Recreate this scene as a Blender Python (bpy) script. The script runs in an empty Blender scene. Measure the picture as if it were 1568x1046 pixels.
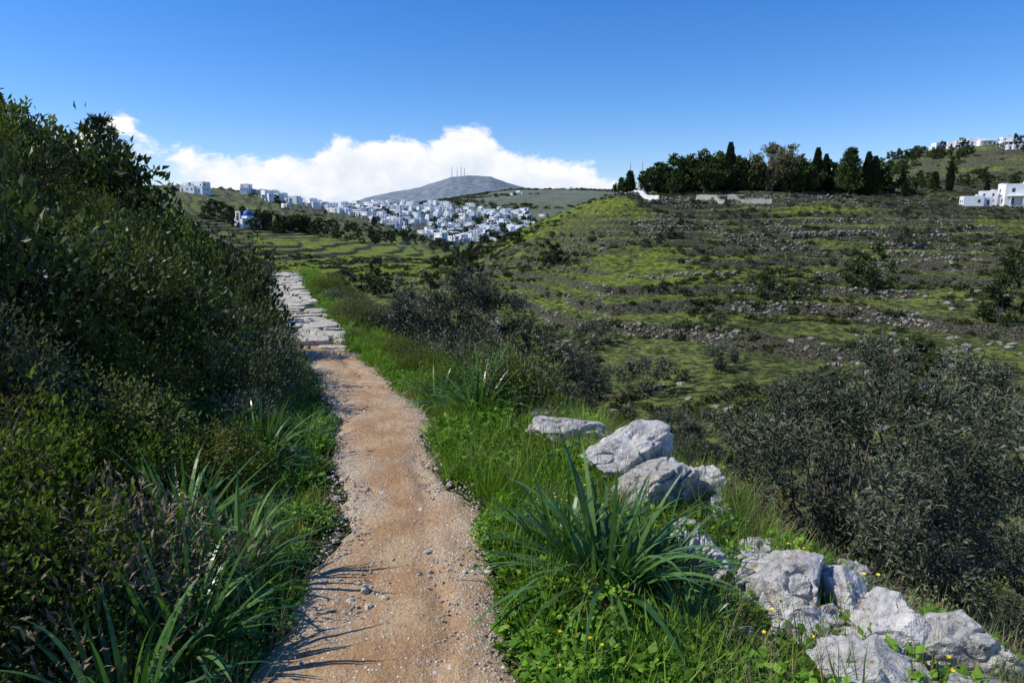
import bpy, bmesh, math, random
import numpy as np
from mathutils import noise as mn, Vector
rng=np.random.default_rng(7); random.seed(7)
scene=bpy.context.scene
def link(o): scene.collection.objects.link(o); return o
# ------------------------------------------------------------ noise
def _h(ix,iy,seed):
    h=(ix.astype(np.int64)*374761393+iy.astype(np.int64)*668265263+seed*144269504)&0xffffffff
    h=((h^(h>>13))*1274126177)&0xffffffff
    return ((h^(h>>16))&0xffffff)/float(0xffffff)
def vn(x,y,seed=0):
    x=np.asarray(x,float); y=np.asarray(y,float)
    ix=np.floor(x); iy=np.floor(y); fx=x-ix; fy=y-iy
    fx=fx*fx*(3-2*fx); fy=fy*fy*(3-2*fy)
    a=_h(ix,iy,seed);b=_h(ix+1,iy,seed);c=_h(ix,iy+1,seed);d=_h(ix+1,iy+1,seed)
    return (a*(1-fx)+b*fx)*(1-fy)+(c*(1-fx)+d*fx)*fy
def fbm(x,y,o=4,seed=0):
    s=0;a=.5
    for i in range(o):
        s=s+a*(vn(x*2**i+17.3*i,y*2**i-9.1*i,seed+i)-.5); a*=.5
    return s*2   # about -1..1
def sst(a,b,x):
    t=np.clip((x-a)/(b-a),0,1); return t*t*(3-2*t)
# ------------------------------------------------------------ terrain
PY=np.array([-5,0,2.3,3.7,5.65,9,11.2,16,22.4,31,45,60,80,120.])
PX=np.array([-.5,-.38,-.42,-.60,-1.10,-2.30,-3.3,-5.05,-7.4,-10.3,-15.2,-20.5,-27.5,-42.])
PZ=np.array([0,0,0,0,-.01,-.2,-.35,-.58,-.62,-.63,-2.6,-6,-13,-40.])
def pathx(y): return np.interp(y,PY,PX)
def pathz(y): return np.interp(y,PY,PZ)
HY=np.array([0,9,15,20,28,35,45,52,62]); HH=np.array([5.2,5.2,5.0,4.6,3.6,2.9,1.8,.7,0])
Ys=np.array([10,28,42,62,100,135,165,200,260,330,450,600,750,900,1200,1600,2300,5000.])
cols={
-1.2:[-9,-9,-9,-8,-7,-4,-2,0,6,14,22,30,28,28,30,30,0,0],
-.74:[-9,-9,-9,-8,-8,-6,-4,-2,2,7,18,30,28,28,30,30,0,0],
-.53:[-9,-9,-9,-8,-8,-6,-4.5,-2.5,1,6,18.5,32,30,28,28,28,0,0],
-.46:[-9,-9,-9,-8.5,-8.5,-7,-5.5,-3.5,0,5,18.5,33.8,30,28,28,28,0,0],
-.362:[-9,-9,-9.5,-10,-10,-10,-9,-7.5,-5,-1.3,9,28,26,24,24,24,0,0],
-.315:[-9,-9,-9.5,-10,-10.2,-10,-9.2,-8,-5.8,-2.5,6,19,18,18,20,20,0,0],
-.268:[-9,-9.2,-9.8,-10.5,-10.5,-10,-9.6,-8.6,-7,-5,1,13,19,22,22,20,0,0],
-.1735:[-9,-9.2,-9.8,-10.8,-9.2,-10,-10.2,-9.5,-9,-8,-6.6,1,14.2,24,26,27,0,0],
-.079:[-9,-9.2,-9.8,-10.8,-9.5,-6,-8,-10.5,-13,-15,-16,-9.4,3.8,24,38,57,0,0],
0.:[-9,-9.3,-9.8,-10.5,-8,-3,-.2,-4,-10,-14,-16,-10,0,14,45,78,0,0],
.05:[-9,-9.4,-9.8,-10.2,-7,-1.5,2.9,0,-8,-13,-15,-8,0,12,45,78,0,0],
.109:[-9,-9.4,-9.7,-9.5,-5,1,7,5,-4,-10,-14,-8,0,12,45,78,0,0],
.147:[-9,-9.3,-9.6,-9.2,-4.6,2,9.4,8.6,0,-8,-12,-8,0,12,45,75,0,0],
.2036:[-9,-9.2,-9.5,-8.8,-4.5,1.8,9,10,4,-5,-8,-5,5,15,45,75,0,0],
.298:[-9,-9,-9.2,-8.4,-4.,2.,8.6,10.6,9,5,2,2,10,20,45,70,0,0],
.392:[-9,-8.8,-9,-8,-3.8,2.2,8.8,10.8,10,12,15,15,15,20,45,70,0,0],
.4866:[-9,-8.6,-8.8,-7.8,-3.5,2.6,8.4,10.5,13,24,30,28,22,22,45,60,0,0],
.533:[-9,-8.5,-8.7,-7.7,-3.3,2.6,8,10.5,17,30,34,32,22,22,45,60,0,0],
.581:[-9,-8.4,-8.6,-7.6,-3.1,2.6,7.4,11,20,36.5,38,34,22,22,40,50,0,0],
.66:[-9,-8.4,-8.5,-7.4,-2.8,2.6,7,12.5,23,38.5,39,35,22,22,40,50,0,0],
.74:[-9,-8.4,-8.5,-7.2,-2.5,2.8,7,13,26,40,41,37,22,22,40,50,0,0],
1.2:[-9,-8,-8,-6.5,-2,3.5,8,15,28,42,43,39,22,22,40,50,0,0]}
cs=np.array(sorted(cols)); LY=np.linspace(math.log(10),math.log(5000),500)
Tc=np.array([np.interp(LY,np.log(Ys),cols[c]) for c in cs])
SG=np.linspace(-1.2,1.2,481)
T=np.array([np.interp(SG,cs,Tc[:,k]) for k in range(500)]).T
def gsm(A,ax,sig):
    n=int(sig*3); k=np.exp(-.5*(np.arange(-n,n+1)/sig)**2); k/=k.sum()
    pad=[(0,0),(0,0)]; pad[ax]=(n,n); B=np.pad(A,pad,mode='edge'); out=0
    for i,w in enumerate(k):
        sl=[slice(None),slice(None)]; sl[ax]=slice(i,i+A.shape[ax]); out=out+w*B[tuple(sl)]
    return out
T=gsm(gsm(T,1,4),0,3)
ms=np.array([-.6,-.40,-.30,-.268,-.235,-.21,-.1735,-.13,-.098,-.085,-.03,-.01,.02,.06,.15,.3,.6])
mz=np.array([10,20,35,66,92,122,144,174,214,228,230,206,176,152,130,110,60.])
def zfar(x,y):
    y2=np.clip(y,10,4990); s=np.clip(x/y2,-1.199,1.199)
    a=(s+1.2)/2.4*480; b=(np.log(y2)-LY[0])/(LY[-1]-LY[0])*499
    i=np.clip(np.floor(a).astype(int),0,479); j=np.clip(np.floor(b).astype(int),0,498); fa=a-i; fb=b-j
    z=(T[i,j]*(1-fa)+T[i+1,j]*fa)*(1-fb)+(T[i,j+1]*(1-fa)+T[i+1,j+1]*fa)*fb
    m=np.interp(s,ms,mz)*(sst(2200,3500,y)*(1-sst(3600,4800,y)))
    rid=1-np.abs(fbm(x/420,y/420,5,40))*2
    m=m*(.93+.07*rid)+sst(2300,3300,y)*fbm(x/150,y/150,4,3)*7*(1-sst(4200,4800,y))
    return z+m
def terr_mask(x,y):
    return sst(36,52,y)*(1-sst(620,760,y))
def height(x,y,want=False):
    x=np.asarray(x,float); y=np.asarray(y,float)
    pz=pathz(y); d=x-pathx(y)
    dE=np.interp(y,[0,2.6,5.2,11,20],[2.4,2.25,1.55,1.25,1.4])+.25*fbm(x*.9,y*.9,2,5)
    r=np.maximum(d-dE,0)
    zr=pz-.07*np.clip(d-.5,0,3)-.33*sst(0,.5,r)-.46*r
    t=np.clip((-d-.55)/8.,0,1)
    zl=pz+np.interp(y,HY,HH)*t**1.35-.15*np.maximum(-d-9,0)
    zn=np.where(d>0,zr,zl)
    off=sst(.5,1.6,np.abs(d))
    zn=zn+off*(fbm(x*.35,y*.35,4,11)*.35+fbm(x*1.7,y*1.7,3,12)*.07)+sst(2.5,6,-d)*fbm(x*.3,y*.3,3,18)*.9
    zf=zfar(x,y)
    amp=np.clip(y/160,.25,3)
    zf=zf+amp*fbm(x/28,y/28,4,21)*.8
    hh=np.where(y>330,2.4,1.15)
    w=fbm(x/30,y/30,4,31)*1.0+.006*x*sst(0,60,x)
    q=zf/hh+w; fl=np.floor(q); fr=q-fl
    step=sst(.80,.97,fr)*.97+.03*fr
    zt=(fl+step-w)*hh
    brk=.3+.7*sst(-.4,-.05,fbm(x/18,y/18,3,33))
    m=terr_mask(x,y)*brk
    zf2=zf*(1-m)+zt*m+fbm(x*.7,y*.7,3,13)*.18*sst(25,40,y)*(1-sst(300,500,y))
    k=.8
    hmx=np.maximum(zn,zf2); df=np.abs(zn-zf2); z=hmx+np.maximum(k-df,0)**2/(4*k)
    if want:
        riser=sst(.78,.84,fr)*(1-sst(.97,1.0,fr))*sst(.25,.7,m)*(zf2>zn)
        return z,riser,(zf2>zn)*1.,d
    return z
def H1(x,y): return float(height(np.array([x]),np.array([y]))[0])
# ------------------------------------------------------------ materials
def mat_new(name):
    m=bpy.data.materials.new(name); m.use_nodes=True; nt=m.node_tree; nt.nodes.clear(); return m,nt
def N(nt,t,**k):
    n=nt.nodes.new(t)
    for a,b in k.items(): setattr(n,a,b)
    return n
def L(nt,a,b): nt.links.new(a,b)
def mixc(nt,f,a,b,bt='MIX'):
    n=N(nt,'ShaderNodeMix',data_type='RGBA',blend_type=bt)
    if isinstance(f,(int,float)): n.inputs[0].default_value=f
    else: L(nt,f,n.inputs[0])
    for s,v in ((6,a),(7,b)):
        if isinstance(v,tuple): n.inputs[s].default_value=(*v[:3],1)
        else: L(nt,v,n.inputs[s])
    return n.outputs[2]
def mth(nt,op,a,b=None,c=None,clamp=False):
    n=N(nt,'ShaderNodeMath',operation=op,use_clamp=clamp)
    for i,v in enumerate((a,b,c)):
        if v is None: continue
        if isinstance(v,(int,float)): n.inputs[i].default_value=v
        else: L(nt,v,n.inputs[i])
    return n.outputs[0]
def ns(nt,vec,scale,detail=5,rough=.6,dist=0):
    n=N(nt,'ShaderNodeTexNoise'); n.inputs['Scale'].default_value=scale; n.inputs['Detail'].default_value=detail
    n.inputs['Roughness'].default_value=rough; n.inputs['Distortion'].default_value=dist
    if vec is not None: L(nt,vec,n.inputs['Vector'])
    return n.outputs['Fac']
def ramp(nt,f,a,b):
    n=N(nt,'ShaderNodeMapRange',interpolation_type='SMOOTHSTEP'); L(nt,f,n.inputs[0])
    n.inputs[1].default_value=a; n.inputs[2].default_value=b; return n.outputs[0]
def attr(nt,name): return N(nt,'ShaderNodeAttribute',attribute_name=name)
def leaf_mat(name,c1,c2,trans=.3,rough=.5,var=.5,c3=None,c4=None,spec=.2):
    m,nt=mat_new(name); out=N(nt,'ShaderNodeOutputMaterial')
    a=attr(nt,'lv').outputs['Fac']; ob=N(nt,'ShaderNodeObjectInfo').outputs['Random']
    rd=attr(nt,'rnd').outputs['Fac']; oi=mth(nt,'ADD',rd,mth(nt,'MULTIPLY',ob,mth(nt,'LESS_THAN',rd,.001)))
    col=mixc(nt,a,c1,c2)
    if c3: col=mixc(nt,ramp(nt,oi,.6,.95),col,mixc(nt,a,tuple(v*.6 for v in c3),c3))
    if c4: col=mixc(nt,mth(nt,'MULTIPLY',ramp(nt,oi,.13,.08),.8),col,mixc(nt,a,tuple(v*.6 for v in c4),c4))
    o2=mth(nt,'FRACT',mth(nt,'MULTIPLY',oi,7.31))
    mul=mth(nt,'MULTIPLY_ADD',o2,var,1-var*.5)
    g=N(nt,'ShaderNodeCombineColor'); [L(nt,mul,g.inputs[i]) for i in range(3)]
    col=mixc(nt,1.,col,g.outputs[0],'MULTIPLY')
    p=N(nt,'ShaderNodeBsdfPrincipled'); L(nt,col,p.inputs['Base Color']); p.inputs['Roughness'].default_value=rough
    p.inputs['Specular IOR Level'].default_value=spec
    if trans<=0: L(nt,p.outputs[0],out.inputs[0]); return m
    tr=N(nt,'ShaderNodeBsdfTranslucent'); L(nt,mixc(nt,1.,col,(1.4,1.5,.5),'MULTIPLY'),tr.inputs[0])
    mx=N(nt,'ShaderNodeMixShader'); mx.inputs[0].default_value=trans
    L(nt,p.outputs[0],mx.inputs[1]); L(nt,tr.outputs[0],mx.inputs[2]); L(nt,mx.outputs[0],out.inputs[0]); return m
def simple(name,c,rough=.8,c2=None,scale=5,bump=0,obj=True):
    m,nt=mat_new(name); out=N(nt,'ShaderNodeOutputMaterial'); p=N(nt,'ShaderNodeBsdfPrincipled')
    p.inputs['Roughness'].default_value=rough; tc=N(nt,'ShaderNodeTexCoord').outputs['Object']
    f=ns(nt,tc,scale,3); L(nt,mixc(nt,ramp(nt,f,.35,.65),c,c2 or tuple(v*.8 for v in c)),p.inputs['Base Color'])
    if bump:
        b=N(nt,'ShaderNodeBump'); b.inputs['Strength'].default_value=bump; L(nt,ns(nt,tc,scale*4,3),b.inputs['Height']); L(nt,b.outputs[0],p.inputs['Normal'])
    L(nt,p.outputs[0],out.inputs[0]); return m
M={}
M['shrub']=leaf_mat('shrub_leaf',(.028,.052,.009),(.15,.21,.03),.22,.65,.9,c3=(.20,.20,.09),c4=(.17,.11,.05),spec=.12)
M['dark']=leaf_mat('mastic_leaf',(.012,.024,.008),(.065,.10,.022),.15,.5,.5,spec=.25)
M['sage']=leaf_mat('sage_leaf',(.075,.09,.05),(.20,.225,.13),0,.7,.5,c3=(.20,.16,.10),spec=.1)
M['farshrub']=leaf_mat('hill_shrub_leaf',(.028,.042,.015),(.095,.125,.038),0,.7,.8,c3=(.14,.14,.08),c4=(.14,.11,.06),spec=.1)
M['olive']=leaf_mat('olive_leaf',(.038,.050,.028),(.15,.17,.10),0,.5,.4,spec=.25)
M['tree']=leaf_mat('tree_leaf',(.018,.034,.010),(.075,.105,.025),0,.6,.6,spec=.15)
M['cyp']=leaf_mat('cypress_leaf',(.010,.022,.008),(.03,.048,.015),0,.7,.3,spec=.1)
M['brown']=leaf_mat('bare_tree_leaf',(.09,.08,.03),(.20,.17,.07),0,.7,.3)
M['grass']=leaf_mat('grass_blade',(.065,.15,.013),(.23,.38,.04),.3,.5,.6,c3=(.27,.30,.08),c4=(.10,.17,.04))
M['dry']=leaf_mat('dry_grass_blade',(.15,.125,.06),(.34,.29,.15),0,.7,.4)
M['herb']=leaf_mat('herb_leaf',(.05,.14,.013),(.18,.33,.03),.3,.5,.7)
M['asph']=leaf_mat('asphodel_leaf',(.028,.085,.02),(.12,.24,.06),.25,.32,.3,spec=.4)
M['flower']=leaf_mat('flower_petal',(.7,.5,.01),(.8,.65,.02),0)
M['twig']=simple('twig_bark',(.14,.115,.085),.9,(.07,.055,.04),20)
M['bark']=simple('tree_bark',(.12,.10,.08),.9,(.05,.04,.03),12,.5)
def mk_ground():
    m,nt=mat_new('terrain_soil_grass'); out=N(nt,'ShaderNodeOutputMaterial'); p=N(nt,'ShaderNodeBsdfPrincipled')
    p.inputs['Roughness'].default_value=.95; p.inputs['Specular IOR Level'].default_value=.05
    pos=N(nt,'ShaderNodeNewGeometry').outputs['Position']
    n1=ns(nt,pos,.12,5,.65); n2=ns(nt,pos,1.3,6,.74); n3=ns(nt,pos,7,4,.7); n4=ns(nt,pos,.03,4,.6)
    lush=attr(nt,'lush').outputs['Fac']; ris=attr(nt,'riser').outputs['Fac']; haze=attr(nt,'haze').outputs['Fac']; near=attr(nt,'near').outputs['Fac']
    scrub=mixc(nt,ramp(nt,n2,.43,.57),(.038,.052,.017),(.14,.155,.055))
    scrub=mixc(nt,ramp(nt,n1,.51,.62),scrub,mixc(nt,ramp(nt,n2,.42,.58),(.075,.07,.032),(.21,.185,.10)))
    green=mixc(nt,ramp(nt,n2,.40,.60),(.07,.11,.016),(.235,.30,.038))
    gf=mth(nt,'ADD',mth(nt,'MULTIPLY',ramp(nt,n2,.45,.57),.6),mth(nt,'ADD',lush,mth(nt,'MULTIPLY_ADD',n1,3.0,-1.75)),clamp=True)
    c=mixc(nt,gf,scrub,green)
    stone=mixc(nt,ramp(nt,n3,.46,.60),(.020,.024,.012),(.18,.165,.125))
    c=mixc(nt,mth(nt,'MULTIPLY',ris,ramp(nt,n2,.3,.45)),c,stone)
    soil=mixc(nt,ramp(nt,n3,.4,.65),(.04,.05,.018),(.12,.11,.05))
    c=mixc(nt,near,c,soil)
    c=mixc(nt,haze,c,mixc(nt,ramp(nt,n4,.4,.6),(.13,.165,.215),(.22,.25,.29)))  # aerial haze painted into the base colour of far ground
    L(nt,c,p.inputs['Base Color'])
    b=N(nt,'ShaderNodeBump'); b.inputs['Strength'].default_value=1.; b.inputs['Distance'].default_value=.6; L(nt,n2,b.inputs['Height'])
    L(nt,b.outputs[0],p.inputs['Normal']); L(nt,p.outputs[0],out.inputs[0]); return m
M['ground']=mk_ground()
def mk_path():
    m,nt=mat_new('dirt_gravel'); out=N(nt,'ShaderNodeOutputMaterial'); p=N(nt,'ShaderNodeBsdfPrincipled'); p.inputs['Roughness'].default_value=.95
    pos=N(nt,'ShaderNodeNewGeometry').outputs['Position']; g=attr(nt,'gravel').outputs['Fac']
    n1=ns(nt,pos,3,5,.6); n2=ns(nt,pos,40,4,.7); n5=ns(nt,pos,110,3,.7)
    v=N(nt,'ShaderNodeTexVoronoi'); v.inputs['Scale'].default_value=60; L(nt,pos,v.inputs['Vector'])
    sand=mixc(nt,ramp(nt,n1,.38,.62),(.42,.245,.115),(.54,.38,.215)); sand=mixc(nt,ramp(nt,n2,.35,.65),mixc(nt,.5,sand,(.24,.14,.07)),sand)
    sand=mixc(nt,mth(nt,'MULTIPLY',ramp(nt,n5,.5,.7),.35),sand,(.22,.14,.08))
    sand=mixc(nt,mth(nt,'MULTIPLY',g,.5),sand,(.46,.39,.29))
    sp=N(nt,'ShaderNodeSeparateColor'); L(nt,v.outputs['Color'],sp.inputs[0])
    peb=mixc(nt,sp.outputs[0],(.32,.27,.21),(.72,.67,.59))
    pm=mth(nt,'MULTIPLY',mth(nt,'LESS_THAN',v.outputs['Distance'],.42),ramp(nt,mth(nt,'ADD',sp.outputs[1],mth(nt,'MULTIPLY',g,.9)),.75,.95))
    c=mixc(nt,pm,sand,peb); L(nt,c,p.inputs['Base Color'])
    b=N(nt,'ShaderNodeBump'); b.inputs['Strength'].default_value=1.; b.inputs['Distance'].default_value=.018
    hgt=mth(nt,'ADD',mth(nt,'ADD',n2,mth(nt,'MULTIPLY',n5,.4)),mth(nt,'MULTIPLY',pm,mth(nt,'SUBTRACT',1.,v.outputs['Distance']))); L(nt,hgt,b.inputs['Height'])
    L(nt,b.outputs[0],p.inputs['Normal']); L(nt,p.outputs[0],out.inputs[0]); return m
M['path']=mk_path()
def mk_rock(name,a,b_,dark,lich,dk=(.52,.68)):
    m,nt=mat_new(name); out=N(nt,'ShaderNodeOutputMaterial'); p=N(nt,'ShaderNodeBsdfPrincipled'); p.inputs['Roughness'].default_value=.9
    pos=N(nt,'ShaderNodeNewGeometry').outputs['Position']; oi=N(nt,'ShaderNodeObjectInfo').outputs['Random']
    n1=ns(nt,pos,6,5,.65); n2=ns(nt,pos,22,5,.75,.6); n3=ns(nt,pos,9,3,.6,1.5)
    c=mixc(nt,ramp(nt,n1,.35,.65),a,b_); c=mixc(nt,ramp(nt,n2,*dk),c,dark)
    c=mixc(nt,mth(nt,'MULTIPLY',ramp(nt,n3,.62,.68),lich),c,(.42,.22,.06))
    c=mixc(nt,1.,c,mixc(nt,oi,(.8,.78,.75),(1.1,1.1,1.1)),'MULTIPLY')
    L(nt,c,p.inputs['Base Color'])
    b=N(nt,'ShaderNodeBump'); b.inputs['Strength'].default_value=1.; b.inputs['Distance'].default_value=.03
    L(nt,mth(nt,'ADD',n2,mth(nt,'MULTIPLY',n1,.8)),b.inputs['Height']); L(nt,b.outputs[0],p.inputs['Normal']); L(nt,p.outputs[0],out.inputs[0]); return m
M['rock']=mk_rock('limestone',(.42,.415,.40),(.60,.59,.57),(.19,.19,.18),.6,(.53,.67))
M['peb']=mk_rock('pebble_stone',(.46,.40,.32),(.64,.58,.50),(.4,.34,.26),0)
M['flag']=mk_rock('flagstone',(.42,.385,.32),(.61,.575,.50),(.22,.20,.155),.1,(.48,.62))
M['wall']=mk_rock('wall_stone',(.13,.12,.10),(.25,.235,.20),(.05,.05,.04),.3)
M['terrw']=mk_rock('terrace_stone',(.17,.16,.13),(.30,.285,.24),(.07,.07,.05),0)
M['white']=simple('lime_whitewash',(.82,.82,.80),.8,(.74,.74,.73),.4)
M['cream']=simple('cream_plaster',(.50,.46,.38),.8,(.38,.35,.29),.9)
M['glass']=simple('window_dark',(.035,.045,.06),.25)
M['blue']=simple('blue_paint',(.03,.12,.40),.5)
M['redm']=simple('red_white_mast_paint',(.5,.25,.22),.5,(.6,.6,.6),.06)
# ------------------------------------------------------------ mesh builder
class MB:
    def __init__(s): s.V=[];s.F=[];s.M=[];s.C=[];s.n=0
    def add(s,v,f,mat=0,c=0.5):
        v=np.asarray(v,float).reshape(-1,3); f=np.asarray(f,int).reshape(-1,4)
        s.V.append(v); s.F.append(f+s.n); s.n+=len(v); s.M.append(np.full(len(f),mat)); s.C.append(np.broadcast_to(np.asarray(c,float),(len(f),)).copy())
    def mesh(s,name,mats,smooth=False,extra=None):
        V=np.concatenate(s.V);F=np.concatenate(s.F);Mi=np.concatenate(s.M);C=np.concatenate(s.C)
        me=bpy.data.meshes.new(name); me.vertices.add(len(V)); me.vertices.foreach_set('co',V.astype(np.float32).ravel())
        me.loops.add(len(F)*4); me.loops.foreach_set('vertex_index',F.astype(np.int32).ravel())
        me.polygons.add(len(F)); me.polygons.foreach_set('loop_start',(np.arange(len(F))*4).astype(np.int32))
        me.polygons.foreach_set('loop_total',np.full(len(F),4,np.int32))
        for m in mats: me.materials.append(m)
        me.polygons.foreach_set('material_index',Mi.astype(np.int32))
        me.polygons.foreach_set('use_smooth',np.full(len(F),bool(smooth)))
        a=me.attributes.new('lv','FLOAT','FACE'); a.data.foreach_set('value',C.astype(np.float32))
        if extra:
            for k,v in extra.items():
                a=me.attributes.new(k,'FLOAT','POINT'); a.data.foreach_set('value',v.astype(np.float32))
        me.update(calc_edges=True); me.validate(); return me
def unit(v): return v/np.maximum(np.linalg.norm(v,axis=-1,keepdims=True),1e-9)
def rhomb(mb,P,D,Nn,Ln,W,mat=0,c=.5,fold=.12):
    n=len(P); D=unit(D); S=unit(np.cross(D,Nn)); U=np.cross(S,D)
    Ln=np.broadcast_to(Ln,(n,))[:,None]; W=np.broadcast_to(W,(n,))[:,None]
    v=np.stack([P,P+D*Ln*.45+S*W/2+U*Ln*fold,P+D*Ln,P+D*Ln*.45-S*W/2+U*Ln*fold],1)
    mb.add(v.reshape(-1,3),np.arange(n*4).reshape(-1,4),mat,c)
def ribbon(mb,P,D,Ln,W,droop,seg=5,mat=0,c=.5,tw=None,rise=0):
    n=len(P); D=unit(D); Ln=np.broadcast_to(Ln,(n,)); W=np.broadcast_to(W,(n,)); droop=np.broadcast_to(droop,(n,))
    S=unit(np.cross(D,np.array([0,0,1.])+rng.normal(0,.15,(n,3)))); pos=P.copy(); rows=[]
    for k in range(seg+1):
        t=k/seg; w=(W*(1-t)**.6*(.75+.5*t*(1-t)*2) if k<seg else W*.04)[:,None]
        rows.append(np.stack([pos+S*w/2,pos-S*w/2],1)); 
        D=unit(D+np.array([0,0,-1.])*(droop*(.4+t))[:,None]); pos=pos+D*(Ln/seg)[:,None]
    v=np.stack(rows,1)
    base=(np.arange(n)*(seg+1)*2)[:,None,None]; k=np.arange(seg)[None,:,None]*2
    f=base+k+np.array([0,1,3,2])[None,None,:]
    mb.add(v.reshape(-1,3),f.reshape(-1,4),mat,np.repeat(np.broadcast_to(c,(n,)),seg))
def tube(mb,pts,rad,sides=5,mat=0,c=.5):
    pts=np.asarray(pts,float); rows=[]
    for i,p in enumerate(pts):
        d=unit(pts[min(i+1,len(pts)-1)]-pts[max(i-1,0)]); a=np.cross(d,[.3,.9,.2] if abs(d[1])<.8 else [1,0,0]); a=unit(a); b=np.cross(d,a)
        th=np.arange(sides)*2*math.pi/sides; rows.append(p+rad[i]*(np.cos(th)[:,None]*a+np.sin(th)[:,None]*b))
    f=[]
    for i in range(len(pts)-1):
        for j in range(sides):
            k=(j+1)%sides; f.append([i*sides+j,i*sides+k,(i+1)*sides+k,(i+1)*sides+j])
    mb.add(np.concatenate(rows),f,mat,c)
def box(mb,x0,x1,y0,y1,z0,z1,mat=0,c=.5):
    v=[[x,y,z] for z in(z0,z1) for x,y in((x0,y0),(x1,y0),(x1,y1),(x0,y1))]
    mb.add(v,[[0,3,2,1],[4,5,6,7],[0,1,5,4],[1,2,6,5],[2,3,7,6],[3,0,4,7]],mat,c)
# ------------------------------------------------------------ plant prototypes
def shrub(name,R,H,nst,nl,Lf,Wf,mats,twigs=60,inner=.4,lum=.45):
    mb=MB(); th=rng.uniform(0,2*math.pi,nst); ph=np.arcsin(rng.uniform(-.05,1,nst))
    u=np.stack([np.cos(ph)*np.cos(th),np.cos(ph)*np.sin(th),np.sin(ph)],1)
    lump=.72+lum*vn(th*1.6+3*np.sin(ph),ph*2.4,int(rng.integers(999)))+rng.normal(0,.09,nst)
    E=u*np.array([R,R,H])*lump[:,None]
    t=inner+(1-inner)*rng.uniform(0,1,(nst,nl))**.7
    P=E[:,None,:]*t[...,None]+rng.normal(0,R*.055,(nst,nl,3))
    P=P.reshape(-1,3); U=np.repeat(u,nl,0); D=U*.6+rng.normal(0,.55,P.shape)+np.array([0,0,.35])
    Nn=rng.normal(0,.6,P.shape)+np.array([0,0,.8])+U*.5
    n=len(P); sc=rng.uniform(.6,1.25,n)
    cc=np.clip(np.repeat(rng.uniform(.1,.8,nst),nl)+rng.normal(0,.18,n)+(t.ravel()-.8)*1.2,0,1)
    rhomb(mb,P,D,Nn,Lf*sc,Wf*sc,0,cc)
    k=min(twigs,nst)
    if k: ribbon(mb,np.zeros((k,3))+rng.normal(0,R*.06,(k,3))*[1,1,0],E[:k],np.linalg.norm(E[:k],axis=1)*1.0,R*.018,0.02,3,1,.5)
    return mb.mesh(name,mats)
def tuft(name,nb,r,Lh,W,mats,spread=.5,droop=.12,seg=3,spec=0):
    mb=MB(); a=rng.uniform(0,2*math.pi,nb); rr=r*np.sqrt(rng.uniform(0,1,nb))
    P=np.stack([rr*np.cos(a),rr*np.sin(a),np.full(nb,-.01)],1)
    D=np.stack([np.cos(a)*rng.uniform(0,spread,nb),np.sin(a)*rng.uniform(0,spread,nb),np.ones(nb)],1)+rng.normal(0,.12,(nb,3))
    ribbon(mb,P,D,Lh*rng.uniform(.45,1.1,nb),W*rng.uniform(.6,1.2,nb),droop*rng.uniform(.2,1.8,nb),seg,0,rng.uniform(0,1,nb))
    return mb.mesh(name,mats)
def herb(name,n,r,h,Lf,mats,fl=0):
    mb=MB(); a=rng.uniform(0,2*math.pi,n); rr=r*np.sqrt(rng.uniform(0,1,n)); 
    P=np.stack([rr*np.cos(a),rr*np.sin(a),h*rng.uniform(.15,1,n)*(1-.6*(rr/r)**2)],1)
    for k in range(3):
        b=a+k*2.09+rng.normal(0,.3,n); D=np.stack([np.cos(b),np.sin(b),rng.normal(.15,.45,n)],1)
        Nn=np.array([0,0,1.])+rng.normal(0,.4,(n,3)); s=Lf*rng.uniform(.5,1.3,n); rhomb(mb,P,D,Nn,s,s*.7,0,rng.uniform(0,1,n),-.05)
    m2=n//2; ribbon(mb,P[:m2]*[.5,.5,0],P[:m2]*[.6,.6,1]+[0,0,.001],P[:m2,2]*1.05,.003,0,2,0,.3)
    if fl:
        Q=P[:fl]*[1,1,0]+np.array([0,0,h*1.25])
        for k in range(5):
            b=k*1.257; D=np.tile([math.cos(b),math.sin(b),.3],(fl,1)); rhomb(mb,Q,D,np.tile([0,0,1.],(fl,1)),.010,.008,1,.5)
    return mb.mesh(name,mats)
def asphodel(name,nb,Lh,W,mats):
    mb=MB(); a=rng.uniform(0,2*math.pi,nb); rr=.08*np.sqrt(rng.uniform(0,1,nb))
    P=np.stack([rr*np.cos(a),rr*np.sin(a),np.full(nb,-.02)],1); sp=rng.uniform(.15,1.5,nb)
    D=np.stack([np.cos(a)*sp,np.sin(a)*sp,np.ones(nb)],1)+rng.normal(0,.1,(nb,3))
    ribbon(mb,P,D,Lh*rng.uniform(.6,1.1,nb),W*rng.uniform(.7,1.2,nb),rng.uniform(.04,.26,nb),9,0,rng.uniform(0,1,nb))
    return mb.mesh(name,mats)
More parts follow.
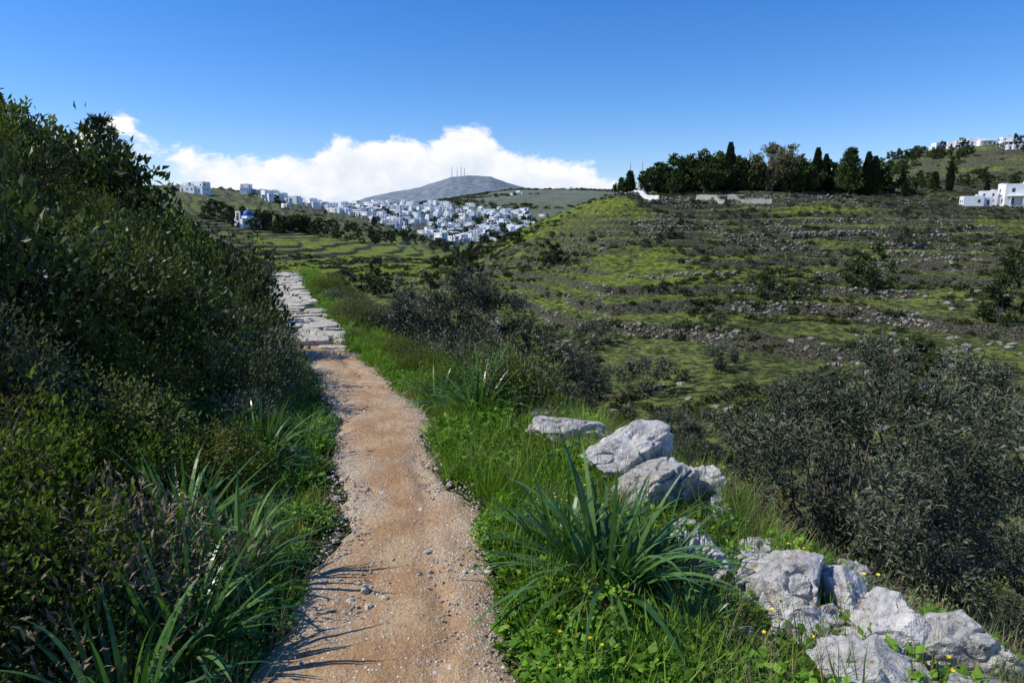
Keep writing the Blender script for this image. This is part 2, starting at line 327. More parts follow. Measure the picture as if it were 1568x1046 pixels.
def tree(name,H,R,ncl,ntw,nl,Lf,Wf,mats,base=.25,cz=.6,rz=.42,trunk=.035,flat=1,up=.1,clr=.28):
    mb=MB(); 
    dirs=unit(rng.normal(0,1,(ncl,3))); rad=rng.uniform(.45,1,ncl)**.5
    lump=.75+.4*rng.uniform(0,1,ncl)
    Cn=dirs*rad[:,None]*lump[:,None]*np.array([R,R,rz*H]); Cn[:,2]+=cz*H; Cn[:,2]=np.maximum(Cn[:,2],base*H*.7)
    forks=[]
    for k in range(4):
        a=k*1.57+rng.uniform(0,1); f=np.array([math.cos(a)*R*.22,math.sin(a)*R*.22,base*H*rng.uniform(.9,1.5)])
        p0=np.array([math.cos(a),math.sin(a),0])*trunk*H*.4+[0,0,-.1]; mid=(p0+f)/2+rng.normal(0,R*.05,3); mid[2]=abs(mid[2])
        tube(mb,[p0,mid,f],[trunk*H,trunk*H*.75,trunk*H*.5],6,1); forks.append(f)
    for c in Cn:
        f=min(forks,key=lambda q:np.linalg.norm((q-c)[:2])); m1=f*.6+c*.4+rng.normal(0,R*.07,3); m2=f*.25+c*.75+rng.normal(0,R*.05,3)
        tube(mb,[f,m1,m2,c],[trunk*H*.4,trunk*H*.22,trunk*H*.12,trunk*H*.05],4,1)
    n=ncl*ntw; cr=np.repeat(rng.uniform(.75,1.25,ncl),ntw)[:,None]*R*clr
    td=unit(rng.normal(0,1,(n,3))+np.array([0,0,up])+np.repeat(dirs,ntw,0)*.5); tp=np.repeat(Cn,ntw,0); te=td*cr*rng.uniform(.6,1.2,(n,1))*np.array([1,1,flat])
    ribbon(mb,tp,te,np.linalg.norm(te,axis=1),R*.006,.0,1,1,.5)
    t=rng.uniform(.15,1,(n,nl,1)); P=(tp[:,None]+te[:,None]*t+rng.normal(0,R*.02,(n,nl,3))).reshape(-1,3)
    D=np.repeat(td,nl,0)*.6+rng.normal(0,.6,P.shape); Nn=rng.normal(0,.7,P.shape)+[0,0,.6]
    cc=np.clip(np.repeat(np.repeat(rng.uniform(.1,.8,ncl),ntw),nl)+rng.normal(0,.2,len(P)),0,1); s=rng.uniform(.6,1.3,len(P))
    rhomb(mb,P,D,Nn,Lf*s,Wf*s,0,cc)
    return mb.mesh(name,mats)
def cypress(name,H,R,n,mats,Lf=.5):
    mb=MB(); tube(mb,[[0,0,-.2],[0,0,H*.5],[0,0,H*.95]],[.18,.12,.03],6,1)
    t=rng.uniform(0.03,1,n)**.9; r=R*np.sin(np.pi*np.clip(t,0,1)**.65)**.7*rng.uniform(.5,1.08,n)+.04; a=rng.uniform(0,2*math.pi,n); r=r*(.85+.3*vn(a*1.3,t*9,5))
    P=np.stack([r*np.cos(a),r*np.sin(a),t*H*.93],1); D=np.stack([np.cos(a)*.35,np.sin(a)*.35,np.ones(n)],1)+rng.normal(0,.2,(n,3))
    rhomb(mb,P,D,np.stack([np.cos(a),np.sin(a),np.zeros(n)],1)+rng.normal(0,.5,(n,3)),Lf*rng.uniform(.6,1.2,n),Lf*.4,0,rng.uniform(0,1,n))
    return mb.mesh(name,mats)
def conifer(name,H,R,mats,Lf=.22,lev=14,per=6,nl=60):
    mb=MB(); tube(mb,[[0,0,-.3],[.02*H,0,H*.5],[0,0,H]],[.025*H,.016*H,.004*H],6,1)
    for i in range(lev):
        t=.16+.82*i/lev; 
        for k in range(per):
            a=k*6.283/per+i*.7+rng.normal(0,.25); rl=R*(1-t)**.75*rng.uniform(.6,1.2)+.05*R
            p0=np.array([0,0,t*H]); e=np.array([math.cos(a)*rl,math.sin(a)*rl,rl*rng.uniform(.05,.45)])
            tube(mb,[p0,p0+e*.5-[0,0,.03*rl],p0+e],[.008*H,.005*H,.002*H],4,1)
            tt=rng.uniform(.25,1.02,nl); P=p0+e*tt[:,None]+rng.normal(0,rl*.09+.02,(nl,3)); D=unit(e)*.7+rng.normal(0,.6,(nl,3))+[0,0,.3]
            rhomb(mb,P,D,rng.normal(0,1,(nl,3)),Lf*rng.uniform(.6,1.2,nl),Lf*.22,0,rng.uniform(0,1,nl))
    return mb.mesh(name,mats)
def coll(name,meshes,realize=False):
    c=bpy.data.collections.new(name); c['real']=realize
    for i,m in enumerate(meshes):
        o=bpy.data.objects.new(f'{name}_{i:02d}',m); c.objects.link(o)
    return c
_ng={}
def instancer(name,c,P,rot,scl,k):
    n=len(P); me=bpy.data.meshes.new(name); me.vertices.add(n); me.vertices.foreach_set('co',np.asarray(P,np.float32).ravel())
    a=me.attributes.new('rot','FLOAT_VECTOR','POINT'); a.data.foreach_set('vector',np.asarray(rot,np.float32).ravel())
    a=me.attributes.new('scl','FLOAT_VECTOR','POINT'); s=np.asarray(scl,np.float32); s=np.repeat(s[:,None],3,1) if s.ndim==1 else s; a.data.foreach_set('vector',s.ravel())
    a=me.attributes.new('idx','INT','POINT'); a.data.foreach_set('value',np.asarray(k,np.int32))
    if c['real']: a=me.attributes.new('rnd','FLOAT','POINT'); a.data.foreach_set('value',rng.uniform(.01,1,n).astype(np.float32))
    me.update(); o=link(bpy.data.objects.new(name,me))
    if c.name not in _ng:
        g=bpy.data.node_groups.new('scatter_'+c.name,'GeometryNodeTree')
        g.interface.new_socket('Geometry',in_out='INPUT',socket_type='NodeSocketGeometry'); g.interface.new_socket('Geometry',in_out='OUTPUT',socket_type='NodeSocketGeometry')
        gi=g.nodes.new('NodeGroupInput'); go=g.nodes.new('NodeGroupOutput'); ci=g.nodes.new('GeometryNodeCollectionInfo'); ci.inputs['Collection'].default_value=c
        ci.inputs['Separate Children'].default_value=True; ci.inputs['Reset Children'].default_value=True
        ip=g.nodes.new('GeometryNodeInstanceOnPoints'); ip.inputs['Pick Instance'].default_value=True
        def na(nm,t): q=g.nodes.new('GeometryNodeInputNamedAttribute'); q.data_type=t; q.inputs[0].default_value=nm; return q.outputs[0]
        er=g.nodes.new('FunctionNodeEulerToRotation')
        g.links.new(gi.outputs[0],ip.inputs['Points']); g.links.new(ci.outputs[0],ip.inputs['Instance']); g.links.new(na('idx','INT'),ip.inputs['Instance Index'])
        g.links.new(na('rot','FLOAT_VECTOR'),er.inputs[0]); g.links.new(er.outputs[0],ip.inputs['Rotation']); g.links.new(na('scl','FLOAT_VECTOR'),ip.inputs['Scale'])
        last=ip.outputs[0]
        if c['real']:
            rz=g.nodes.new('GeometryNodeRealizeInstances'); g.links.new(last,rz.inputs[0]); last=rz.outputs[0]
        g.links.new(last,go.inputs[0]); _ng[c.name]=g
    md=o.modifiers.new('scatter','NODES'); md.node_group=_ng[c.name]; return o
def scatter(name,c,x,y,smin,smax,tilt=.15,zoff=0,zs=(1,1),pw=1.):
    n=len(x); z=height(x,y)+zoff; rot=np.stack([rng.normal(0,tilt,n),rng.normal(0,tilt,n),rng.uniform(0,6.283,n)],1)
    s=smin+(smax-smin)*rng.uniform(0,1,n)**pw; s3=np.stack([s,s,s*rng.uniform(zs[0],zs[1],n)],1)
    return instancer(name,c,np.stack([x,y,z],1),rot,s3,rng.integers(0,len(c.objects),n))
C={}
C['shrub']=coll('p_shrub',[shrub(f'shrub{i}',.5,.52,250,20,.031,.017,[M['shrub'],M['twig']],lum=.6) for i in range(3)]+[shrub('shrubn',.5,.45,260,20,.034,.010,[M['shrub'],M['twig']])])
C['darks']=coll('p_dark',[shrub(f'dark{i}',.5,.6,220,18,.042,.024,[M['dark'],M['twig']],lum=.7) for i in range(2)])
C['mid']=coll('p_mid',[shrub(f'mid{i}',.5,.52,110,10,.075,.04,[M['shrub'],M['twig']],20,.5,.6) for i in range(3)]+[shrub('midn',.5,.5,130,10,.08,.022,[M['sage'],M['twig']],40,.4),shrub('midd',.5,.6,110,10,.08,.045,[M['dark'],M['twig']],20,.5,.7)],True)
C['sage']=coll('p_sage',[shrub(f'sage{i}',.45,.4,230,15,.042,.009,[M['sage'],M['twig']],120) for i in range(2)])
C['bare']=coll('p_bare',[shrub(f'bare{i}',.45,.42,150,5,.03,.008,[M['sage'],M['twig']],150,.3) for i in range(2)])
C['far']=coll('p_far',[shrub(f'far{i}',.5,.42,40,6,.17,.10,[M['farshrub'],M['twig']],0) for i in range(5)]+[shrub('fars',.5,.42,40,6,.17,.08,[M['sage'],M['twig']],0)],True)
C['grass']=coll('p_grass',[tuft(f'tuft{i}',60,.09,.22,.007,[M['grass']],.7,.18) for i in range(3)],True)
C['fine']=coll('p_fine',[tuft(f'fine{i}',170,.06,.3,.0028,[M['sage']],.9,.12) for i in range(2)],True)
C['dry']=coll('p_dry',[tuft(f'dry{i}',40,.08,.3,.003,[M['dry']],.9,.1) for i in range(2)],True)
C['herb']=coll('p_herb',[herb(f'herb{i}',80,.16,.13,.028,[M['herb'],M['flower']],0) for i in range(4)]+[herb('herbb',45,.15,.12,.045,[M['herb'],M['flower']],0)],True)
C['herbf']=coll('p_herbf',[herb('herbf',50,.16,.15,.025,[M['herb'],M['flower']],4)],True)
C['gtree']=coll('p_gtree',[tree(f'gtree{i}',5,2.6,18,8,9,.5,.3,[M['tree'],M['bark']],.15,.55,.42) for i in range(3)])
# ------------------------------------------------------------ ground sheet
yy=[-2.]
while yy[-1]<6000:
    y=yy[-1]; yy.append(y+(max(.05,.012*y) if y<40 else (.38 if y<330 else .016*y)))
yy=np.array(yy); s1=np.arange(-.86,.86,.0027)
ss=np.concatenate([np.linspace(-2.6,-.87,45),s1,np.linspace(.865,2.6,45)])
SS,YY=np.meshgrid(ss,yy); XX=SS*(YY+3.2); x=XX.ravel(); y=YY.ravel()
z,ris,farm,dd=height(x,y,True)
sx=x/np.maximum(y,1)
lush=.22+.7*fbm(x/30,y/30,3,61)
lush+=.85*(sst(140,170,y)*(1-sst(330,380,y))*sst(-.39,-.36,sx)*(1-sst(-.13,-.08,sx)))
lush+=.45*sst(80,120,y)*(1-sst(200,240,y))*sst(-.05,.02,sx)*(1-sst(.2,.3,sx))
lush-=.3*sst(400,600,y); lush-=.2*(y<45); lush-=.08*sst(.2,.4,sx)
haze=np.clip(1-np.exp(-np.maximum(y-150,0)/2600),0,1); haze=np.maximum(haze,.9*sst(2300,2900,y))  # painted haze amount per vertex, growing with distance
near=(1-farm)*(1-sst(40,70,y))
near=near*np.where(dd<0,1,.45)
mb=MB(); nr,nc=len(yy),len(ss); i=np.arange(nr-1)[:,None]*nc+np.arange(nc-1)[None,:]
mb.add(np.stack([x,y,z],1),np.stack([i,i+1,i+nc+1,i+nc],-1).reshape(-1,4))
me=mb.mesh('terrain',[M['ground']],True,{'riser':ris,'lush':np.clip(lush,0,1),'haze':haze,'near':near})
link(bpy.data.objects.new('terrain',me))
# ------------------------------------------------------------ dirt path
def nrm(y): 
    t=np.array([pathx(y+.2)-pathx(y-.2),.4]); t/=np.linalg.norm(t); return np.array([t[1],-t[0]])
yv=np.arange(-1.5,11.6,.03); uv=np.linspace(-1,1,61)
wy=np.interp(yv,[0,2.4,3.2,4,5.6,8,10,12],[.56,.54,.47,.41,.39,.42,.5,.6])
wL=wy+.2*fbm(yv*1.6,yv*0+3,4,71); wR=wy+.24*fbm(yv*1.6,yv*0+9,4,72)
Nn=np.array([nrm(a) for a in yv])
off=np.where(uv[None,:]<0,uv[None,:]*wL[:,None],uv[None,:]*wR[:,None])
px_=pathx(yv)[:,None]+off*Nn[:,0:1]; py_=yv[:,None]+off*Nn[:,1:2]
pz_=height(px_.ravel(),py_.ravel()).reshape(px_.shape)+.035-.055*np.abs(uv[None,:])**6+.026*fbm(px_*3.2,py_*3.2,5,73)+.010*fbm(px_*14,py_*14,3,173)-.022*np.exp(-((off-.12-.16*fbm(py_*1.1,py_*0,3,9))/.06)**2)*sst(-.1,.4,fbm(py_*.9,py_*0+4,2,19)+.1)
grav=np.clip(np.abs(uv)[None,:]*1.3-.35+.9*fbm(px_*2.6,py_*2.6,4,74),0,1)
mb=MB(); nr,nc=px_.shape; i=np.arange(nr-1)[:,None]*nc+np.arange(nc-1)[None,:]
mb.add(np.stack([px_,py_,pz_],-1).reshape(-1,3),np.stack([i,i+1,i+nc+1,i+nc],-1).reshape(-1,4))
link(bpy.data.objects.new('dirt_path',mb.mesh('dirt_path',[M['path']],True,{'gravel':grav.ravel()})))
# ------------------------------------------------------------ rocks
def rock_mesh(name,mat,sub=4,seed=0,cuts=14,rough=.05,sc=(1,1,1),lo=.5,hi=.82):
    r=random.Random(seed); bm=bmesh.new(); bmesh.ops.create_icosphere(bm,subdivisions=sub,radius=1)
    pl=[]
    for k in range(cuts):
        n=Vector((r.gauss(0,1),r.gauss(0,1),r.gauss(0,1))).normalized(); pl.append((n,r.uniform(lo,hi)))
    o=Vector((r.random()*50,r.random()*50,0))
    for v in bm.verts:
        nrm_=v.co.copy(); dmin=1.0
        for n,d in pl:
            c=nrm_.dot(n)
            if c>.05: dmin=min(dmin,d/c)
        p=nrm_*dmin
        f=mn.fractal(p*2.6+o,1.,2.,5); p+=nrm_*f*rough*1.5
        f2=abs(mn.noise(p*2.+o*2)); p-=nrm_*max(0,.10-f2)*rough*18
        v.co=Vector((p.x*sc[0],p.y*sc[1],p.z*sc[2]))
    me=bpy.data.meshes.new(name); bm.to_mesh(me); bm.free(); me.materials.append(mat); return me
def rock(x,y,sx_,sy_,sz_,rz=0,seed=0,sink=.2,tilt=.2):
    me=rock_mesh('limestone_rock',M['rock'],6 if sx_>.15 else 4,seed,13,.06,(sx_*1.22,sy_*1.2,sz_*1.3),.42,.78); o=link(bpy.data.objects.new('limestone_rock',me))
    o.location=(x,y,H1(x,y)+sz_*(.75-sink)); r=random.Random(seed); o.rotation_euler=(r.gauss(0,tilt),r.gauss(0,tilt),rz)
RK=[(.48,4.9,.30,.22,.15,.2),(.74,4.3,.36,.28,.24,.3),(.92,3.92,.34,.26,.2,-.3),(1.20,4.0,.2,.17,.13,.8),(.93,3.5,.17,.14,.1,.4),(1.00,3.22,.20,.17,.16,.1),(1.15,3.12,.2,.16,.16,.5),(1.32,2.95,.23,.2,.20,-.4),
 (1.24,2.66,.26,.19,.13,.5),(1.56,2.84,.18,.17,.17,.2),(1.54,2.5,.24,.2,.16,-.2),(1.38,2.22,.27,.2,.13,-.5),(1.80,2.44,.22,.19,.15,.3),(1.0,2.68,.14,.11,.08,.1),(1.9,2.8,.2,.17,.13,.8),(1.68,2.16,.22,.18,.12,1.),(2.05,2.6,.22,.18,.14,.4),(1.32,3.35,.22,.17,.13,1.1),(-1.9,11.2,.26,.2,.16,.1),(-1.5,10.4,.24,.18,.13,.1),(-1.2,10.9,.2,.16,.12,.9),(1.75,3.3,.25,.2,.13,.6),(2.4,3.,.3,.22,.15,.1),(.22,5.6,.17,.13,.09,.3),(-1.1,6.9,.09,.07,.04,0),(-.35,5.9,.1,.08,.05,0),(2.9,3.6,.3,.25,.18,0),(2.2,4.4,.28,.2,.15,.7),(1.15,2.2,.1,.08,.05,.7),(1.2,3.75,.14,.12,.1,.2),(.7,3.9,.13,.1,.08,.2),(1.42,3.15,.16,.14,.12,.3),(1.7,2.62,.15,.13,.12,2.),(1.95,2.25,.2,.16,.12,1.5),(1.1,2.9,.12,.1,.08,.6)]
for k,(a,b,c_,d_,e_,f_) in enumerate(RK): rock(a,b,c_,d_,e_,f_,k+3)
C['peb']=coll('p_peb',[rock_mesh(f'peb{i}',M['peb'],2,50+i,8,.05,(1,.8,.55)) for i in range(5)])
C['stone']=coll('p_stone',[rock_mesh(f'sto{i}',M['terrw'],2,80+i,10,.06,(1,.8,.6)) for i in range(5)])
C['rubble']=coll('p_rubble',[rock_mesh(f'rub{i}',M['rock'],3,180+i,12,.06,(1,.8,.6)) for i in range(5)])
n=7500; py=rng.uniform(1.2,11.5,n); off=np.sign(rng.normal(0,1,n))*(.03+.42*rng.uniform(0,1,n)**.6)
scatter('path_gravel',C['peb'],pathx(py)+off,py,.003,.013,.5,.028,pw=1.5)
n=520; py=rng.uniform(1.2,11.5,n); off=np.sign(rng.normal(0,1,n))*rng.uniform(.08,.48,n); scatter('path_stones',C['peb'],pathx(py)+off,py,.010,.038,.4,.02,pw=2)
n=90; py=rng.uniform(2.1,6,n); scatter('rock_rubble',C['rubble'],np.interp(py,[2.1,2.6,3.6,5.2,6],[1.6,1.55,1.12,.5,.2])+rng.normal(0,.2,n),py,.03,.10,.4,.02,pw=1.5)
n=2600; Y=rng.uniform(26,150,n); S=rng.uniform(-.15,.85,n); m=(fbm(S*Y/9,Y/9,3,91)>.14); scatter('hillside_stones',C['stone'],(S*Y)[m],Y[m],.12,.55,.3,pw=2)
n=50000; Y=np.sqrt(rng.uniform(38**2,165**2,n)); S=rng.uniform(-.2,.85,n); zz,rr,ff,_=height(S*Y,Y,True); m=(rr>.6)&(fbm(S*Y/11,Y/11,3,191)>.06); X,Y=(S*Y)[m][:3800],Y[m][:3800]; scatter('terrace_dry_stone_walls',C['stone'],X,Y,.12,.36,.3,.05,(.8,1.2))
# ------------------------------------------------------------ flagstones
mb=MB(); y=10.6
while y<33:
    stp=random.uniform(.25,.65); nn=nrm(y); w=1.45 if y>13 else 1.0+.18*(y-10.6); w*=random.uniform(.85,1.12)
    cols_n=random.choice([2,3,3,4,4])
    cut=np.sort(np.concatenate([[-w/2,w/2],np.linspace(-w/2,w/2,cols_n+1)[1:-1]+rng.normal(0,.12,cols_n-1)]))
    for k in range(cols_n):
        if k in(0,cols_n-1) and random.random()<.15: continue
        a0,a1=cut[k]+.014,cut[k+1]-.014; y0,y1=y+.014,y+stp-.014
        ys_=random.gauss(0,.07); q=[]
        for (a,b) in ((a0,y0),(a1,y0),(a1,y1),(a0,y1)):
            a+=random.gauss(0,.04); b+=random.gauss(0,.04)+ys_; q.append((float(pathx(b))+a,b+a*nn[1]*.6))
        zc=float(pathz(y))+random.uniform(.02,.07)+(.06 if y<14 and int(y*1.2)%2 else 0); tx,ty=random.gauss(0,.045),random.gauss(0,.045)
        cx=sum(p[0] for p in q)/4; cy=sum(p[1] for p in q)/4
        mids=[]
        for j in range(4):
            p,r=q[j],q[(j+1)%4]; g=random.uniform(.93,1.03); c9=random.uniform(.76,.97); mids+= [((p[0]-cx)*c9+cx,(p[1]-cy)*c9+cy),((p[0]+r[0])/2*g-cx*(g-1),(p[1]+r[1])/2*g-cy*(g-1))]
        ring=[(a,b,zc+(a-cx)*tx+(b-cy)*ty) for a,b in mids]
        top=[((a-cx)*.93+cx,(b-cy)*.93+cy,c_+.010) for a,b,c_ in ring]; low=[(a,b,c_-.15) for a,b,c_ in ring]
        v=ring+top+low+[(cx,cy,zc+.012)]; f=[]
        for j in range(8):
            h=(j+1)%8; f.append([j,h,8+h,8+j]); f.append([16+j,16+h,h,j])
        for j in range(0,8,2): f.append([8+j,8+(j+1),24,8+(j+7)%8])
        mb.add(v,f,0,random.random())
    y+=stp
link(bpy.data.objects.new('stone_paved_path',mb.mesh('stone_paved_path',[M['flag']])))
n=520; py=rng.uniform(10.8,31,n); scatter('paving_grass',C['grass'],pathx(py)+np.where(rng.random(n)<.5,rng.uniform(-.8,.8,n),np.sign(rng.normal(0,1,n))*rng.uniform(.6,.85,n)),py,.15,.45,.2,-.02)
# ------------------------------------------------------------ dry stone walls
def drywall(x0,y0,x1,y1,h,st=.2,th=.35,name='dry_stone_wall',dz=0,flat=False):
    Lw=math.hypot(x1-x0,y1-y0); n=int(Lw/st); rows=int(h/(st*.6)); P=[];Sx=[];R=[]
    ang=math.atan2(y1-y0,x1-x0); zb=H1(x1,y1)
    for i in range(n):
        for j in range(rows):
            t=(i+.5*(j%2)+rng.uniform(-.2,.2))/n; 
            if j>rows-3 and rng.random()<.5: continue
            a=x0+(x1-x0)*t; b=y0+(y1-y0)*t; P.append((a+rng.normal(0,.02),b+rng.normal(0,.02),(zb if flat else H1(a,b))+j*st*.6+dz)); Sx.append((st*.8*rng.uniform(.7,1.25),th*.8,st*.72*rng.uniform(.75,1.2))); R.append((rng.normal(0,.15),rng.normal(0,.15),ang+rng.normal(0,.12)))
    instancer(name,C['wallst'],P,R,np.array(Sx),rng.integers(0,4,len(P)))
C['wallst']=coll('p_wall',[rock_mesh(f'ws{i}',M['wall'],3,120+i,12,.05,(1,1,.75)) for i in range(4)])
drywall(-6.0,8.7,-4.9,8.2,1.25,.12,.25,dz=-.35,flat=True)
drywall(-15.4,35,-14.4,41,1.5,.24,.4); drywall(-3.9,24,-5.2,29,.5,.25,.35)
drywall(48,118,62,116,1.0,.5,.6); drywall(70,96,84,100,.9,.5,.6); drywall(22,160,60,158,1.2,.6,.7); drywall(15,92,30,90,.8,.45,.5)
# ------------------------------------------------------------ near vegetation
def left_sc(n,dmin,dmax,y0,y1,pw=1.):
    Y=y0+(y1-y0)*rng.uniform(0,1,n)**pw; d=-rng.uniform(dmin,dmax,n); return pathx(Y)+d,Y,d
def clear(X,Y): return (X**2+Y**2>2.8)&~((X>-6.0)&(X<-3.6)&(Y>6.4)&(Y<8.5))&~((X>-15)&(X<-12.6)&(Y>30)&(Y<40))
X,Y,d=left_sc(330,.95,2.6,1.2,14,1.); m=(np.abs(d)>np.interp(Y,[2,4,7],[1.15,.95,.85])+.25*fbm(Y*1.2,Y*0,2,5))&clear(X,Y)
scatter('shrub_thicket',C['shrub'],X[m],Y[m],.35,1.1,.2,-.05,(.7,1.2),1.6)
X,Y,d=left_sc(330,2.3,9.5,1.2,14,1.); m=clear(X,Y)
scatter('shrub_thicket',C['shrub'],X[m],Y[m],.6,1.8,.2,-.08,(.75,1.3),1.8)
X,Y,d=left_sc(95,1.3,9.5,1.8,14,1.); m=clear(X,Y)
scatter('mastic_shrubs',C['darks'],X[m],Y[m],.7,1.8,.2,-.08,(.8,1.4),1.5)
X,Y,d=left_sc(60,1.2,6,1.8,14,1.); m=clear(X,Y)
scatter('bare_twig_shrubs',C['bare'],X[m],Y[m],.7,1.6,.2,0,(.9,1.3))
X,Y,d=left_sc(420,1.15,2.8,13,50); m=clear(X,Y); scatter('shrub_thicket',C['mid'],X[m],Y[m],.4,1.3,.2,-.05,(.7,1.1),1.5)
X,Y,d=left_sc(850,2.6,10,13,60); m=clear(X,Y); scatter('shrub_thicket',C['mid'],X[m],Y[m],.7,2.6,.2,-.08,(.75,1.2),2.2)
X,Y,d=left_sc(60,7,9.5,10,55); scatter('shrub_thicket',C['mid'],X,Y,1.2,2.4,.2,-.1,(.8,1.3))
X,Y,d=left_sc(170,1.0,9,1.8,40,1.2); m=clear(X,Y)&(Y>2.2); scatter('sage_shrubs',C['sage'],X[m],Y[m],.6,1.6,.2,-.03)
X,Y,d=left_sc(900,.5,1.7,1.3,30,1.5); m=-d>np.interp(Y,[2,4],[.6,.46]); scatter('verge_grass',C['grass'],X[m],Y[m],.4,1.,.2)
X,Y,d=left_sc(500,.5,1.6,1.3,12,1.3); m=-d>np.interp(Y,[2,4],[.62,.46]); scatter('verge_herbs',C['herb'],X[m],Y[m],.5,1.,.2)
X,Y,d=left_sc(240,.5,2.6,1.3,9,1.3); scatter('dry_grass',C['dry'],X,Y,.5,1.4,.2)
X,Y,d=left_sc(60,.7,1.8,1.5,4,1.); scatter('fine_grass_tufts',C['fine'],X,Y,.5,1.1,.2)
def right_sc(n,a,b,y0,y1,pw=1.):
    Y=y0+(y1-y0)*rng.uniform(0,1,n)**pw; return pathx(Y)+rng.uniform(a,b,n),Y
X,Y=right_sc(4500,.38,2.9,1.2,12,1.1); e=np.interp(Y,[2,4,8],[.56,.44,.42])+.2*fbm(Y*1.8,Y*0,3,8); m=X-pathx(Y)>e; scatter('meadow_grass',C['grass'],X[m],Y[m],.3,1.35,.25,pw=1.5)
X,Y=right_sc(2100,.48,2.9,1.2,12,1.2); m=(fbm(X*1.5,Y*1.5,2,4)>-.15)&(X-pathx(Y)>np.interp(Y,[2,4],[.58,.46])); scatter('ground_herbs',C['herb'],X[m],Y[m],.4,1.5,.2)
X,Y=right_sc(40,.6,2.6,1.4,10,1.2); scatter('yellow_flower_herbs',C['herbf'],X,Y,.6,1.1,.2)
X,Y=right_sc(1300,.8,4,11,32); scatter('meadow_grass',C['grass'],X,Y,.8,1.8,.25)
X,Y=right_sc(400,.8,4,11,32); scatter('ground_herbs',C['herb'],X,Y,1.,2.,.25)
X,Y=right_sc(360,.7,3.5,1.4,9); scatter('dry_grass',C['dry'],X,Y,.5,1.4,.3)
X,Y=right_sc(80,1.0,3,1.6,8); scatter('fine_grass_tufts',C['fine'],X,Y,.6,1.2,.2)
X,Y=right_sc(1200,2.6,16,1.8,34); m=(X-pathx(Y)>2.9)|(Y>6); X,Y=X[m],Y[m]; m=~((Y<5)&(X<2.5)); X,Y=X[m],Y[m]
k=rng.uniform(0,1,len(X)); scatter('slope_shrubs',C['shrub'],X[k<.4],Y[k<.4],.5,1.5,.2,-.05,(.6,1.1),1.8); scatter('slope_sage',C['sage'],X[(k>=.4)&(k<.6)],Y[(k>=.4)&(k<.6)],.6,1.4,.2)
scatter('slope_grass',C['grass'],X[k>=.6],Y[k>=.6],1.,2.4,.2)
X,Y=right_sc(2800,2.4,12,1.8,20); scatter('slope_grass',C['grass'],X,Y,.8,1.8,.2); X,Y=right_sc(550,2.3,6,1.8,12); scatter('dry_grass',C['dry'],X,Y,.8,1.7,.3)
X,Y=right_sc(80,1.3,3.0,6,26); scatter('verge_sage',C['sage'],X,Y,.6,1.4,.2); X,Y=right_sc(90,1.2,3.2,6,26); scatter('verge_shrubs',C['shrub'],X,Y,.6,1.3,.2)
X,Y=right_sc(28,.65,1.4,6.5,12); scatter('verge_shrubs',C['shrub'],X,Y,.35,.75,.2)
X,Y=right_sc(40,1.5,6,3.5,26); scatter('mastic_shrubs',C['darks'],X[Y>6],Y[Y>6],.6,1.2,.2)
X,Y=right_sc(90,2.5,7,2.2,14); m=(X>1.9)|(Y>5); scatter('bare_twig_shrubs',C['bare'],X[m],Y[m],.7,1.5,.3,0,(.9,1.2))
# ------------------------------------------------------------ hillside shrubs
n=40000; Y=np.sqrt(rng.uniform(28**2,215**2,n)); S=rng.uniform(-.42,.95,n); X=S*Y
zz,rr,ff,_=height(X,Y,True); den=fbm(X/14,Y/14,3,95)+.6*fbm(X/3,Y/3,2,96)+rr*.5-np.where((S<.25)&(Y>75),.2,0.)-.06*sst(60,100,Y)
m=(den>.0)&(ff>0); X,Y=X[m],Y[m]; scatter('hillside_shrubs',C['far'],X,Y,.25,1.5,.2,-.05,(.6,1.),2.4)
n=5000; Y=np.sqrt(rng.uniform(200**2,900**2,n)); S=rng.uniform(-.55,.85,n); X=S*Y; m=(fbm(X/60,Y/60,3,97)>.08)&~((S>-.38)&(S<-.1)&(Y<330)); scatter('distant_shrubs',C['far'],X[m],Y[m],1.5,5.,.2,pw=1.6)
n=4000; Y=np.sqrt(rng.uniform(900**2,1700**2,n)); S=rng.uniform(-.4,.35,n); X=S*Y; m=(fbm(X/140,Y/140,3,98)>.0); scatter('distant_shrubs',C['far'],X[m],Y[m],5.,11.,.2,0,(.6,.8))
def grove(cx,cy,rx,ry,n,a,b,name='distant_tree_grove'):
    X=cx+rng.normal(0,rx,n); Y=cy+rng.normal(0,ry,n); scatter(name,C['gtree'],X,Y,a,b,.05,-.1,(.8,1.1))
grove(-112,335,14,10,55,.8,1.6); grove(-70,320,8,20,10,.6,1.); grove(-60,430,35,25,40,.6,1.2); grove(-90,640,80,60,120,.6,1.2); grove(-40,560,30,40,40,.6,1.2); grove(-20,700,60,80,110,.7,1.3)
grove(-13,150,6,8,12,.4,.8); grove(-26,118,7,8,12,.4,.8); grove(-35,80,5,8,8,.3,.6);grove(-20,66,6,6,7,.3,.55)
grove(150,300,30,20,40,.5,1.0); grove(120,205,30,8,30,.4,.9); grove(190,310,40,20,40,.5,1.)
n=90; X=rng.uniform(.2,.54,n)*180; Y=rng.uniform(172,190,n); scatter('ridge_tree_mass',C['gtree'],X,Y,.8,1.45,.05,-.1,(.9,1.2))
def put(name,me,x,y,s=1,rz=0,dz=-.05,sz=None):
    o=link(bpy.data.objects.new(name,me)); o.location=(x,y,H1(x,y)+dz); o.scale=(s,s,sz or s); o.rotation_euler=(0,0,rz); return o
ol1=tree('olive_a',2.0,1.15,80,16,20,.055,.017,[M['olive'],M['bark']],.2,.58,.42,.024,1,.35,.24)
ol2=tree('olive_b',1.9,1.4,110,16,18,.065,.022,[M['olive'],M['bark']],.1,.48,.44,.02,1,.3,.22)
put('olive_tree',ol1,3.2,5.9,1.12,0); put('olive_tree',ol1,4.9,7.6,1.0,2.1); put('olive_tree',ol2,5.9,6.0,.7,1.)
